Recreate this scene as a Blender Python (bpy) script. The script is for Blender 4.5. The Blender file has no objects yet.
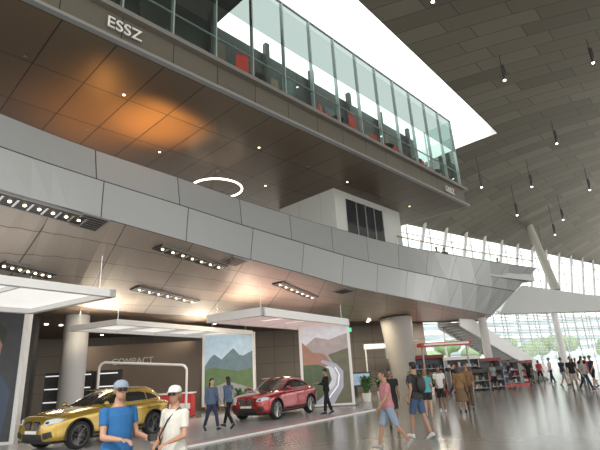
import bpy, bmesh, math, random
from mathutils import Vector as V, Matrix
from mathutils.bvhtree import BVHTree
random.seed(7)
scene=bpy.context.scene
COL=scene.collection
# ---------------------------------------------------------------- materials
MATS={}
def nt(name):
    m=bpy.data.materials.new(name); m.use_nodes=True
    n=m.node_tree; b=n.nodes.get('Principled BSDF'); MATS[name]=m
    return m,n,b
def mat(name,col,rough=.5,metal=0,emit=None,es=0,noise=0,nscale=8,coat=0,spec=.5):
    if name in MATS: return MATS[name]
    m,n,b=nt(name)
    b.inputs['Base Color'].default_value=(*col,1); b.inputs['Roughness'].default_value=rough
    b.inputs['Metallic'].default_value=metal; b.inputs['Coat Weight'].default_value=coat
    b.inputs['Specular IOR Level'].default_value=spec
    if emit: b.inputs['Emission Color'].default_value=(*emit,1); b.inputs['Emission Strength'].default_value=es
    if noise:
        tc=n.nodes.new('ShaderNodeTexCoord'); t=n.nodes.new('ShaderNodeTexNoise'); t.inputs['Scale'].default_value=nscale
        n.links.new(tc.outputs['Object'],t.inputs['Vector'])
        mx=n.nodes.new('ShaderNodeMix'); mx.data_type='RGBA'
        mx.inputs[6].default_value=(*[c*(1-noise) for c in col],1); mx.inputs[7].default_value=(*[min(1,c*(1+noise)) for c in col],1)
        n.links.new(t.outputs['Fac'],mx.inputs[0]); n.links.new(mx.outputs[2],b.inputs['Base Color'])
    return m
def panel(name,c1,c2,mortar,bw,bh,ms=.012,offset=0,rough=.4,metal=0,bump=.15,spec=.5):
    m,n,b=nt(name)
    uv=n.nodes.new('ShaderNodeUVMap'); br=n.nodes.new('ShaderNodeTexBrick')
    br.offset=offset; br.squash=1
    n.links.new(uv.outputs[0],br.inputs['Vector'])
    br.inputs['Color1'].default_value=(*c1,1); br.inputs['Color2'].default_value=(*c2,1); br.inputs['Mortar'].default_value=(*mortar,1)
    br.inputs['Scale'].default_value=1; br.inputs['Mortar Size'].default_value=ms; br.inputs['Mortar Smooth'].default_value=.1
    br.inputs['Bias'].default_value=0; br.inputs['Brick Width'].default_value=bw; br.inputs['Row Height'].default_value=bh
    n.links.new(br.outputs['Color'],b.inputs['Base Color'])
    b.inputs['Roughness'].default_value=rough; b.inputs['Metallic'].default_value=metal; b.inputs['Specular IOR Level'].default_value=spec
    if bump:
        bp=n.nodes.new('ShaderNodeBump'); bp.inputs['Strength'].default_value=bump; bp.inputs['Distance'].default_value=.02; bp.invert=True
        n.links.new(br.outputs['Fac'],bp.inputs['Height']); n.links.new(bp.outputs[0],b.inputs['Normal'])
    return m
def glass(name,tint,fac=.12,rough=.02,gcol=(.9,1,1)):
    m,n,b=nt(name); n.nodes.remove(b)
    o=n.nodes['Material Output']; t=n.nodes.new('ShaderNodeBsdfTransparent'); g=n.nodes.new('ShaderNodeBsdfGlossy'); mx=n.nodes.new('ShaderNodeMixShader')
    t.inputs[0].default_value=(*tint,1); g.inputs['Color'].default_value=(*gcol,1); g.inputs['Roughness'].default_value=rough
    mx.inputs[0].default_value=fac; n.links.new(t.outputs[0],mx.inputs[1]); n.links.new(g.outputs[0],mx.inputs[2]); n.links.new(mx.outputs[0],o.inputs[0])
    return m
# ---------------------------------------------------------------- mesh builder
class MB:
    def __init__(s): s.v=[];s.f=[];s.m=[];s.uv=[];s.mats=[]
    def mi(s,m):
        if m not in s.mats: s.mats.append(m)
        return s.mats.index(m)
    def add(s,vs,fs,m,uvs=None):
        o=len(s.v); s.v+= [V(p) for p in vs]; k=s.mi(m)
        for i,f in enumerate(fs):
            s.f.append([o+j for j in f]); s.m.append(k); s.uv.append(uvs[i] if uvs else None)
    def box(s,c,d,m,rz=0,R=None):
        hx,hy,hz=d[0]/2,d[1]/2,d[2]/2
        vs=[V((x,y,z)) for z in(-hz,hz) for x,y in((-hx,-hy),(hx,-hy),(hx,hy),(-hx,hy))]
        Rm=R if R else Matrix.Rotation(rz,3,'Z'); vs=[Rm@p+V(c) for p in vs]
        s.add(vs,[(3,2,1,0),(4,5,6,7),(0,1,5,4),(1,2,6,5),(2,3,7,6),(3,0,4,7)],m)
    def prism(s,poly,z0,z1,m,mtop=None,mbot=None):
        n=len(poly); vs=[(p[0],p[1],z0) for p in poly]+[(p[0],p[1],z1) for p in poly]
        s.add(vs,[(i,(i+1)%n,n+(i+1)%n,n+i) for i in range(n)],m)
        s.add([(p[0],p[1],z1) for p in poly],[list(range(n))],mtop or m,[[(p[0],p[1]) for p in poly]])
        s.add([(p[0],p[1],z0) for p in poly],[list(range(n))[::-1]],mbot or m,[[(p[0],p[1]) for p in poly][::-1]])
    def loft(s,rings,m,cap=True,closed=True):
        n=len(rings[0]); vs=[p for r in rings for p in r]; fs=[]
        for i in range(len(rings)-1):
            for j in range(n if closed else n-1):
                a=i*n+j;b=i*n+(j+1)%n; fs.append((a,b,b+n,a+n))
        if cap:
            c0=len(vs); vs.append(sum((V(p) for p in rings[0]),V((0,0,0)))/n); vs.append(sum((V(p) for p in rings[-1]),V((0,0,0)))/n)
            k=(len(rings)-1)*n
            for j in range(n): fs.append((c0,(j+1)%n,j)); fs.append((c0+1,k+j,k+(j+1)%n))
        s.add(vs,fs,m)
    def tube(s,pts,rad,m,n=8):
        pts=[V(p) for p in pts]
        if not isinstance(rad,(list,tuple)): rad=[rad]*len(pts)
        rings=[]
        for i,p in enumerate(pts):
            d=(pts[min(i+1,len(pts)-1)]-pts[max(i-1,0)]).normalized()
            a=d.cross(V((0,0,1)) if abs(d.z)<.9 else V((0,1,0))).normalized(); b=d.cross(a)
            rings.append([p+(a*math.cos(t)+b*math.sin(t))*rad[i] for t in [2*math.pi*k/n for k in range(n)]])
        s.loft(rings,m)
    def ell(s,c,r,m,R=None,nu=14,nv=9):
        rings=[];c=V(c)
        for i in range(1,nv):
            ph=math.pi*i/nv
            ring=[V((r[0]*math.sin(ph)*math.cos(t),r[1]*math.sin(ph)*math.sin(t),-r[2]*math.cos(ph))) for t in [2*math.pi*k/nu for k in range(nu)]]
            rings.append(ring)
        z0=V((0,0,-r[2]));z1=V((0,0,r[2]))
        vs=[z0,z1]+[p for q in rings for p in q]
        if R: vs=[R@p for p in vs]
        vs=[p+c for p in vs]; fs=[]
        for i in range(len(rings)-1):
            for j in range(nu):
                a=2+i*nu+j;b=2+i*nu+(j+1)%nu; fs.append((a,b,b+nu,a+nu))
        k=2+(len(rings)-1)*nu
        for j in range(nu): fs.append((0,2+(j+1)%nu,2+j)); fs.append((1,k+j,k+(j+1)%nu))
        s.add(vs,fs,m)
    def ribbon(s,A,B,m,rows=1,flip=False,u0=0,v0=0,norm=False):
        u=u0
        for i in range(len(A)-1):
            a0,a1,b0,b1=V(A[i]),V(A[i+1]),V(B[i]),V(B[i+1]); du=((a1-a0).length+(b1-b0).length)/2
            w0=(b0-a0).length; w1=(b1-a1).length
            if norm: w0=w1=rows
            for r in range(rows):
                t0,t1=r/rows,(r+1)/rows
                q=[a0.lerp(b0,t0),a1.lerp(b1,t0),a1.lerp(b1,t1),a0.lerp(b0,t1)]
                uv=[(u,v0+w0*t0),(u+du,v0+w1*t0),(u+du,v0+w1*t1),(u,v0+w0*t1)]
                if flip: q=q[::-1];uv=uv[::-1]
                s.add(q,[(0,1,2,3)],m,[uv])
            u+=du
    def xform(s,M,start=0):
        for i in range(start,len(s.v)): s.v[i]=M@s.v[i]
    def mesh(s,name):
        me=bpy.data.meshes.new(name); me.from_pydata([tuple(p) for p in s.v],[],s.f)
        for m in s.mats: me.materials.append(m)
        for p,k in zip(me.polygons,s.m): p.material_index=k
        if any(u for u in s.uv):
            l=me.uv_layers.new(name='UVMap')
            for p,u in zip(me.polygons,s.uv):
                if u:
                    for li,c in zip(p.loop_indices,u): l.data[li].uv=c
        me.update(); return me
    def obj(s,name,smooth=None,parent=None,loc=None,rz=0):
        me=s.mesh(name)
        if smooth:
            for p in me.polygons: p.use_smooth=True
            me.set_sharp_from_angle(angle=math.radians(smooth))
        o=bpy.data.objects.new(name,me); COL.objects.link(o)
        if parent: o.parent=parent
        if loc: o.location=loc; o.rotation_euler=(0,0,rz)
        return o
def evaluated(mb,mods):
    o=bpy.data.objects.new('tmp',mb.mesh('tmp')); COL.objects.link(o); mods(o)
    dg=bpy.context.evaluated_depsgraph_get(); dg.update(); e=o.evaluated_get(dg); me=e.to_mesh()
    vs=[v.co.copy() for v in me.vertices]; fs=[list(p.vertices) for p in me.polygons]
    e.to_mesh_clear(); bpy.data.objects.remove(o); return vs,fs
# materials
WHITE=mat('white_paint',(.80,.80,.79),.35)
LBOX=mat('lightbox_white',(.85,.85,.85),.4,emit=(1,.98,.95),es=.7)
DARK=mat('dark_metal',(.03,.03,.03),.4)
GREYM=mat('grey_metal',(.30,.30,.30),.35,.4)
STEEL=mat('steel',(.6,.6,.6),.25,.9)
LAMP=mat('lamp_glow',(1,.9,.7),.5,emit=(1,.80,.5),es=5)
LAMPW=mat('lamp_glow_white',(1,1,.95),.5,emit=(1,.97,.9),es=9)
RED=mat('red_paint',(.55,.03,.03),.4)
FLOORM=panel('floor_stone',(.27,.262,.24),(.285,.277,.255),(.21,.205,.19),1.2,.6,.004,.5,.17,0,.0,.65)
BAND=panel('band_panels',(.37,.385,.385),(.42,.435,.435),(.06,.06,.065),3.0,1.0,.018,0,.36,.2,.3)
SOFF=panel('soffit_panels',(.37,.325,.28),(.42,.37,.32),(.10,.085,.07),3.0,1.5,.022,0,.42,.1,.3)
BRONZE=panel('bronze_soffit',(.125,.090,.058),(.145,.105,.068),(.02,.016,.012),1.5,2.4,.022,0,.38,.3,.2)
FASC=panel('fascia_metal',(.15,.135,.11),(.165,.15,.12),(.03,.03,.03),1.7,3,.015,0,.35,.4,.2)
ROOF=panel('roof_panels',(.165,.15,.12),(.235,.218,.178),(.05,.045,.035),3.4,1.15,.018,.33,.36,.4,.3)  # panel tones spread wide to imitate the shading of tilted facets
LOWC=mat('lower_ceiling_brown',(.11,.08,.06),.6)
WALLB=panel('back_wall_panels',(.19,.165,.14),(.21,.185,.16),(.07,.06,.06),1.5,1.2,.015,0,.6)
BOXW=panel('white_box_panels',(.50,.51,.48),(.54,.55,.52),(.3,.3,.3),1.6,3.4,.012,0,.4)
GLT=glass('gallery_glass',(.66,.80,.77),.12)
GLU=glass('gallery_glass_upper',(.24,.30,.29),.10)  # upper pane made darker only to dim the bright sky behind it
GLC=glass('clear_glass',(.9,.95,.95),.10)
WGL=mat('dark_window',(.015,.02,.022),.06,0,spec=.8)
# ---------------------------------------------------------------- floor
g=MB(); g.add([(-45,-25,0),(70,-25,0),(70,90,0),(-45,90,0)],[(0,1,2,3)],FLOORM,[[(-45,-25),(70,-25),(70,90),(-45,90)]]); g.obj('floor')
# ---------------------------------------------------------------- balcony band
T=[(-12.5,2.5),(-10.3,6.2),(-7.77,10.57),(-6.36,12.73),(-4.26,15.34),(-2.42,17.76),(0.02,20.66),(2.63,23.46),(5.93,26.79),(11.72,31.48),(18.81,36.57)]
M=[(-12.0,2.4),(-9.9,6.0),(-7.31,10.38),(-5.95,12.14),(-3.97,14.51),(-2.27,16.44),(-0.11,18.95),(2.22,21.9),(5.28,25.45),(9.53,30.58),(14.68,36.9)]
zM=[6.5,6.5,6.4,6.3,6.1,5.9,5.7,5.5,5.4,5.3,5.2]
B=[(-17,4),(-14,8.5),(-11.2,13.1),(-10.0,17.67),(-8.29,21.93),(-5.62,24.87),(-2.12,28.12),(2.34,31.64),(6.86,34.04),(10.91,35.9),(14.3,37.3)]
def cr(P,n=4):
    out=[];P=[V(p) for p in P]
    for i in range(len(P)-1):
        p0=P[max(i-1,0)];p1=P[i];p2=P[i+1];p3=P[min(i+2,len(P)-1)]
        for k in range(n):
            t=k/n; out.append(.5*((2*p1)+(p2-p0)*t+(2*p0-5*p1+4*p2-p3)*t*t+(3*p1-p0-3*p2+p3)*t**3))
    out.append(P[-1]); return out
T3=cr([(x,y,8.7) for x,y in T]);M3=cr([(x,y,z) for (x,y),z in zip(M,zM)]);B3=cr([(x,y,4.9) for x,y in B])
MID=[t.lerp(m_,.5)+V((.62,-.78,0))*.22*(1-(i/len(T3))**3) for i,(t,m_) in enumerate(zip(T3,M3))]
g=MB(); g.ribbon(T3,MID,BAND,1,norm=True); g.ribbon(MID,M3,BAND,1,norm=True,v0=1)
inn=[p+V((-.25,.28,0)) for p in T3]; g.ribbon(inn,T3,GREYM)
deckF=[V((p.x,p.y,7.7)) for p in inn]; g.ribbon(deckF,inn,GREYM)
g.obj('balcony_parapet')
g=MB(); deckB=[p+V((-4.2,4.2,0)) for p in deckF]
g.ribbon(deckB,deckF,mat('deck_floor',(.3,.28,.26),.5)); g.obj('floor_balcony')
g=MB(); g.ribbon(M3,B3,SOFF,1)
BW=[(-32,10),(-30,16),(-27,24),(-22,30),(-16,33.5),(-10,35),(-4,36),(2,36),(7,36),(11,37.2),(14.3,38.2)]
BW3=cr([(x,y,4.9) for x,y in BW]); g.obj('ceiling_balcony_soffit')
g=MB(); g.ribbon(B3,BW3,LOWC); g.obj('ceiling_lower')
g=MB(); g.ribbon(BW3[:-6],[V((p.x,p.y,0)) for p in BW3[:-6]],WALLB); g.obj('wall_back')
def sof(i,t,up=0):
    k=min(int(i),len(M3)-2);fr=i-k
    a=M3[k].lerp(M3[k+1],fr);b=B3[k].lerp(B3[k+1],fr); return a.lerp(b,t)
def sofn(i,t):
    p=sof(i,t);du=sof(i+.3,t)-p;dv=sof(i,t+.05)-p;n=du.cross(dv).normalized()
    return n if n.z<0 else -n, du.normalized(), dv.normalized()
def soff_near(x,y):
    best=None
    for a in range(0,(len(M3)-1)*5):
        for b in range(1,20):
            p=sof(a/5,b/20); d=(p.x-x)**2+(p.y-y)**2
            if best is None or d<best[0]: best=(d,a/5,b/20)
    return best[1],best[2]
def slotlight(x0,y0,x1,y1,w=.5,lamps=7):
    g=MB(); a=sof(*soff_near(x0,y0));b=sof(*soff_near(x1,y1)); mid=soff_near((x0+x1)/2,(y0+y1)/2)
    n,_,_=sofn(*mid); a=a+n*.03;b=b+n*.03;d=(b-a).normalized();s=d.cross(n).normalized()
    R=Matrix((d,s,n)).transposed(); c=(a+b)/2
    L=(b-a).length
    g.box(c,(L,w,.05),DARK,R=R)
    for sd in(-1,1): g.box(c+s*sd*(w/2),(L,.03,.08),GREYM,R=R)
    for k in range(lamps):
        q=a.lerp(b,(k+.5)/lamps)+n*.04
        g.ell(q,(.05,.05,.03),LAMP,R=R,nu=8,nv=5); g.box(q+d*.14,(.06,w*.7,.03),STEEL,R=R)
    g.obj('recessed_light_slot')
for s4 in [(-6.9,9.9,-6.0,12.3),(-4.8,14.8,-3.1,17.5),(-6.9,18.6,-5.2,22.0),(-1.2,20.1,.6,23.4),(-3.0,25.5,-.9,28.9),(-9.2,13.6,-8.6,15.6)]:
    slotlight(*s4)
for (x,y) in [(-5.1,11.8),(-2.3,16.6),(-9.0,17.0),(1.8,22.6)]:
    i,t=soff_near(x,y); n,d,_=sofn(i,t); s=d.cross(n); R=Matrix((d,s,n)).transposed(); g=MB(); c=sof(i,t)+n*.03
    g.box(c,(.8,.8,.04),GREYM,R=R)
    for k in range(6): g.box(c+s*(-.3+.12*k)+n*.02,(.7,.05,.04),DARK,R=R)
    g.obj('air_vent')
g=MB(); R0=[p+V((-.12,.14,0)) for p in T3[32:]]; R1=[p+V((0,0,.62)) for p in R0]
g.ribbon(R0,R1,GLC)
g.tube(R1,.035,mat('handrail_wood',(.35,.16,.07),.4),6)
for p,q in list(zip(R0,R1)): g.tube([p,q],.025,STEEL,6)
g.obj('balcony_railing')
# ---------------------------------------------------------------- upper gallery
G0=V((-6.7,9.16,0));ed=V((.69,.724,0)).normalized();ep=V((-ed.y,ed.x,0))
def gk(k,off,z): p=G0+ed*k+ep*off; return V((p.x,p.y,z))
K0,K1=-11,24.75
g=MB(); g.ribbon([gk(K0,0,11),gk(K1,0,11)],[gk(K0,17,11),gk(K1,17,11)],BRONZE)
g.obj('ceiling_gallery_soffit')
g=MB()
for k in range(-6,24,3):
    for o_ in(2.2,5.2,8.2):
        p=gk(k+.75,o_,10.985); g.tube([p,p+V((0,0,.02))],.05,LAMP if (k+int(o_))%2 else STEEL,10)
g.obj('soffit_downlights')
g=MB()
g.ribbon([gk(K0,0,11.0),gk(K1,0,11.0)],[gk(K0,-.02,12.05),gk(K1,-.02,12.05)],FASC)
g.ribbon([gk(K1,0,11.0),gk(K1,17,11.0)],[gk(K1,0,12.05),gk(K1,17,12.05)],FASC)
for z,h,o in((11.06,.10,-.1),(12.1,.16,-.14)):
    c=gk((K0+K1)/2,o+.02,z); g.box(c,(K1-K0+.3,.24,h),GREYM if z<12 else mat('ledge_metal',(.26,.25,.23),.3,.4),math.atan2(ed.y,ed.x))
    c=gk(K1,8.5,z); g.box(c,(.24,17,h),GREYM,math.atan2(ed.y,ed.x))
g.ribbon([gk(K0,0,12.18),gk(K1,0,12.18)],[gk(K0,17,12.18),gk(K1,17,12.18)],mat('gallery_floor',(.1,.09,.08),.5))
g.obj('gallery_fascia')
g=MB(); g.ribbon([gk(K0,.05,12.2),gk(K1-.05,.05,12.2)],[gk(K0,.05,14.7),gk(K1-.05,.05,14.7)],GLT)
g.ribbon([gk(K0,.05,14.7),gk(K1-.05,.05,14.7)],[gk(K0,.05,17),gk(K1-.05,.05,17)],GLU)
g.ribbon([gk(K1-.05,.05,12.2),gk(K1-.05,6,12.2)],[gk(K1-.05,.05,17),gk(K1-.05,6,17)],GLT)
MULL=mat('mullion_grey',(.45,.5,.5),.3,.5)
k=K1-.05
while k>K0:
    g.box(gk(k,.12,14.6),(.05,.16,4.8),MULL,math.atan2(ed.y,ed.x)); k-=1.7
for o in(2,4,6): g.box(gk(K1-.05,o,14.6),(.16,.05,4.8),MULL,math.atan2(ed.y,ed.x))
g.box(gk((K0+K1)/2,.08,17),(K1-K0,.1,.07),MULL,math.atan2(ed.y,ed.x))
g.box(gk((K0+K1)/2,.10,13.3),(K1-K0,.05,.05),MULL,math.atan2(ed.y,ed.x))
g.obj('window_gallery')
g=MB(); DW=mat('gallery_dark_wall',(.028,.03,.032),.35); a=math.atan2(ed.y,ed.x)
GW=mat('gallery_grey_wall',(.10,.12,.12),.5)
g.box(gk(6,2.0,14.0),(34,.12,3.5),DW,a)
for k in range(-10,23):
    if k%3: g.box(gk(k+.4,1.92,13.4+(k%4)*.35),(.75,.04,1.1),(GW,mat('shelf_warm',(.16,.10,.06),.5),mat('panel_teal',(.06,.10,.10),.4))[k%3],a)
for k in range(-8,24,3): g.box(gk(k,1.8,14.2),(.22,.22,4),DW,a)
g.box(gk(-1.5,2.6,16.95),(19,5,.15),DW,a); g.box(gk(-3.0,2.2,15.5),(14,.1,3),DW,a)
g.obj('wall_gallery')
def chair(k,o):
    e=MB(); RC=mat('red_fabric',(.75,.05,.03),.6); e.box((0,0,.45),(.5,.5,.1),RC); e.box((0,.22,.8),(.5,.08,.7),RC)
    for x in(-.2,.2):
        for y in(-.2,.2): e.tube([(x*.8,y*.8,.42),(x,y,0)],.018,STEEL,6)
        e.box((x*1.15,0,.62),(.05,.4,.05),RC)
    p=gk(k,o,12.19); e.obj('armchair',None,None,p,a+random.choice([0,.5,2.8,3.3]))
def table(k,o):
    e=MB(); e.tube([(0,0,.72),(0,0,.75)],.4,DARK,20); e.tube([(0,0,0),(0,0,.72)],.03,STEEL); e.tube([(0,0,0),(0,0,.03)],.22,STEEL,16)
    e.obj('round_table',None,None,gk(k,o,12.19))
for k in(7.4,12.3,14.0,16.4,18.3,21.2): chair(k,.5)
for k in(8.3,13.15,17.35,20.2,22.5): table(k,.6)
def sign(txt,k,z,size):
    c=bpy.data.curves.new('fascia_sign','FONT'); c.body=txt; c.size=size; c.extrude=.02; c.materials.append(mat('sign_white',(.7,.7,.66),.4))
    o=bpy.data.objects.new('fascia_sign',c); COL.objects.link(o); o.matrix_world=Matrix.Translation(gk(k,-.12,z))@Matrix.Rotation(a,4,'Z')@Matrix.Rotation(math.pi/2,4,'X')
sign('ESSZ',2.1,11.4,.52); sign('GSSZ',22.0,11.35,.5)
g=MB(); n=40; cx,cy,cz=-3.7,19.4,9.9
g.tube([(cx+1.15*math.cos(t),cy+1.15*math.sin(t),cz) for t in [2*math.pi*i/n for i in range(n+1)]],.045,mat('ring_glow',(1,1,1),.5,emit=(1,.84,.6),es=4),8)
for t in(0,2.09,4.19): g.tube([(cx+1.15*math.cos(t),cy+1.15*math.sin(t),cz),(cx,cy,10.98)],.01,DARK,5)
g.obj('ring_pendant_lamp',40)
C=V((1.9,22.8,0));er=V((.683,.73,0)).normalized();el=V((-er.y,er.x,0))
g=MB()
pts=[C,C+er*6.4,C+er*6.4+el*4.2,C+el*4.2]
for i in range(4):
    p,q=pts[i],pts[(i+1)%4]; g.ribbon([V((p.x,p.y,7.7)),V((q.x,q.y,7.7))],[V((p.x,p.y,11)),V((q.x,q.y,11))],BOXW)
g.obj('wall_core')
g=MB(); ar=math.atan2(er.y,er.x)
for j in range(4):
    c=C+er*(1.35+.85*j)-el*.03; g.box((c.x,c.y,9.25),(.8,.06,2.7),WGL,ar)
    g.box(c+er*.42-el*.03+V((0,0,9.25)),(.05,.08,2.75),GREYM,ar)
g.obj('door_core')
def glow_spot(x,y,z,e,col=(1,.44,.10),size=1.5):  # added hidden spot, stands in for the warm reflected glow on the soffit
    l=bpy.data.lights.new('glow_spot','SPOT'); l.energy=e; l.color=col; l.spot_size=size; l.spot_blend=1; l.shadow_soft_size=.15
    o=bpy.data.objects.new('added_glow_spot',l); COL.objects.link(o); o.location=(x,y,z); o.rotation_euler=(math.pi,0,0)
glow_spot(-5.1,15.5,7.9,2300,size=1.35);glow_spot(-3.2,16.9,7.9,1900,size=1.3);glow_spot(-7.3,15.2,7.9,900,size=2.0)
# ---------------------------------------------------------------- roof
A=V((14.8,30.3,0)); eL=V((.673,.740,0)).normalized(); w=V((.987,-.16,0))
def rz(p):
    s=max((p.x-8)*.607-(p.y-36)*.794,-1); return 13+8*(1-math.exp(-s/10))
def rp(aa,b):
    p=A+eL*aa+w*b; return V((p.x,p.y,rz(p)))
bm=bmesh.new(); uvl=bm.loops.layers.uv.new('UVMap')
def patch(a0,a1,b0,b1,st=1.5):
    na=int((a1-a0)/st);nb=int((b1-b0)/st)
    vv={}
    for i in range(na+1):
        for j in range(nb+1):
            aa=a0+(a1-a0)*i/na;b=b0+(b1-b0)*j/nb; vv[i,j]=(bm.verts.new(rp(aa,b)),(b,aa))
    for i in range(na):
        for j in range(nb):
            q=[vv[i,j],vv[i,j+1],vv[i+1,j+1],vv[i+1,j]]
            f=bm.faces.new([x[0] for x in q]); f.smooth=True
            for l,x in zip(f.loops,q): l[uvl].uv=x[1]
patch(-48,0,0,48); patch(0,48,-36,48)
bmesh.ops.remove_doubles(bm,verts=bm.verts,dist=.001)
bmesh.ops.bisect_plane(bm,geom=bm.verts[:]+bm.edges[:]+bm.faces[:],plane_co=(8,36,0),plane_no=(.607,-.794,0),clear_inner=True)
me=bpy.data.meshes.new('ceiling_roof'); bm.to_mesh(me); me.materials.append(ROOF)
o=bpy.data.objects.new('ceiling_roof',me); COL.objects.link(o)
g=MB()
e1=[rp(t,0) for t in range(-48,1,2)]; g.ribbon(e1,[p+V((0,0,1.0)) for p in e1],WHITE)
e2=[rp(0,-t) for t in [0,1,2,3,4,6,8,12,20,36]]; g.ribbon(e2,[p+V((0,0,1.0)) for p in e2],WHITE)
g.obj('trim_skylight')
for (x,y,z) in [(13.4,25.1,18.6),(20.8,33.3,18.0),(15.5,36.3,15.8),(19,24.8,19.3),(20.9,42.2,15),(21,38.7,16.5),(27.6,46.3,15.5),(28.5,42.3,17.2),(27.6,48.4,14.5),(7.2,18.5,18.9),(28,52.3,12.9)]:
    zb=z-1.5; f=(zb-1.75)/(z-1.75); x*=f;y*=f; zt=rz(V((x,y,0)))
    g=MB(); g.tube([(0,0,0),(0,0,1.0)],.06,DARK,10); g.tube([(0,0,1.0),(0,0,zt-zb)],.02,DARK,6)
    g.ell((0,0,-.01),(.08,.08,.05),LAMPW,nu=10,nv=6)
    g.tube([(.12,0,.35),(.12,0,1.0)],.03,DARK,8); g.tube([(.12,0,1.0),(0,0,1.05)],.03,DARK,6)
    g.obj('pendant_spotlight',40,None,(x,y,zb))
# ---------------------------------------------------------------- facade
F0=V((8,36,0)); fd=V((.794,.607,0)); fn=V((.607,-.794,0))
def fp(t,s,z): p=F0+fd*t+fn*s; return V((p.x,p.y,z))
fa=math.atan2(fd.y,fd.x)
g=MB()
for t in range(-2,58,3):
    g.tube([fp(t,0,0),fp(t,0,13.6)],.07,WHITE,6)
    g.tube([fp(t,.3,8.3),fp(t+2.2,.3,13.4)],.16,WHITE,6)
for z in [1.2,2.4,3.6,4.8,6,7.2,8.4,9.7,11,12.2]:
    g.box(fp(27,0,z),(60,.08,.06),MULL,fa)
g.box(fp(27,0,8.3),(60,.5,.35),GREYM,fa)
g.ribbon([fp(-3,-.05,0),fp(58,-.05,0)],[fp(-3,-.05,13.4),fp(58,-.05,13.4)],GLC)
g.obj('window_facade')
g=MB()
for i in range(14): g.box(fp(26,.35,2.6+i*.27),(34,.16,.05),mat('blind_slat',(.75,.77,.78),.5),fa)
for t in range(9,44,2): g.box(fp(t,.36,4.4),(.05,.12,3.8),MULL,fa)
g.obj('louver_blinds')
g=MB(); g.add([(-300,60,-.1),(400,60,-.1),(400,500,-.1),(-300,500,-.1)],[(0,1,2,3)],mat('outside_paving',(.6,.6,.58),.8)); g.add([(-45,90,-.06),(70,-25,-.06),(300,-25,-.06),(300,90,-.06)],[(0,1,2,3)],MATS['outside_paving']); g.obj('outdoor_ground')
g=MB(); GR=mat('tree_leaves',(.16,.24,.10),.8,noise=.4,nscale=2)
for i in range(30):
    x=30+i*4.5;y=118+random.uniform(-6,6); h=random.uniform(4,8); g.tube([(x,y,-.1),(x,y,h*.6)],.25,DARK,6)
    for j in range(4): g.ell((x+random.uniform(-1.5,1.5),y+random.uniform(-1.5,1.5),h*.6+random.uniform(0,2)),(2,2,1.6),GR,nu=8,nv=6)
g.obj('tree_row',60)
g=MB(); g.box((75,170,8),(110,10,16),mat('outdoor_building',(.7,.72,.74),.6))
for i in range(5): g.box((75,164.9,2+i*3),(108,.2,1.4),mat('outdoor_window',(.3,.35,.4),.3))
g.obj('office_building')
# bridge
g=MB(); BR=mat('bridge_white',(.55,.56,.55),.4,noise=.03,nscale=.3)
prof=[(17.5,5.85),(18.6,7.2),(20.2,8.3),(26.8,7.15),(40,6.3),(40,5.2),(30,5.6)]
n=len(prof); fr=[(x,42.2+(x-17.5)*.12,z) for x,z in prof]; bk=[(x,y+1.2,z) for x,y,z in fr]
g.add(fr+bk,[list(range(n))[::-1],list(range(n,2*n))]+[(i,(i+1)%n,n+(i+1)%n,n+i) for i in range(n)],BR)
g.obj('pedestrian_bridge')
g=MB(); g.tube([(23.0,43.4,0),(23.0,43.4,5.85)],.28,WHITE,14); g.obj('column',40)
g=MB(); g.tube([(23.7,43.5,7.8),(23.2,45.0,15.0)],[.42,.34],mat('slanted_column_paint',(.48,.47,.42),.5),16); g.obj('slanted_column',40)
# staircase
g=MB(); s0=V((11.1,36.2,4.75)); s1=V((20.3,43.1,0)); d=(s1-s0); dh=V((d.x,d.y,0)).normalized(); sp=V((dh.y,-dh.x,0)); N=27
for i in range(N):
    p=s0+d*((i+.5)/N); g.box(p+sp*-0.2+V((0,0,-.05)),(V((d.x,d.y,0)).length/N+.02,1.9,.2),GREYM,math.atan2(dh.y,dh.x))
for sd in(.8,-1.2):
    q0=s0+sp*sd;q1=s1+sp*sd
    vs=[q0+V((0,0,-.35)),q1+V((0,0,-.0)),q1+V((0,0,1.05)),q0+V((0,0,.85))]; vs2=[p+sp*.12 for p in vs]
    g.add(vs+vs2,[(3,2,1,0),(4,5,6,7),(0,1,5,4),(1,2,6,5),(2,3,7,6),(3,0,4,7)],WHITE)
g.obj('staircase')
g=MB(); g.tube([(-10.9,22.2,0),(-10.9,22.2,4.9)],.55,mat('column_plaster',(.5,.5,.5),.5),24); g.obj('column',40)
g=MB(); g.tube([(6.4,32.2,0),(6.2,32.2,4.95)],[.7,1.1],mat('column_cone',(.36,.34,.31),.5),28); g.obj('conical_column',40)
g=MB(); g.tube([(13.6,36.2,0),(13.6,36.2,5.0)],.3,MATS['column_plaster'],20); g.obj('column',40)
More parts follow.
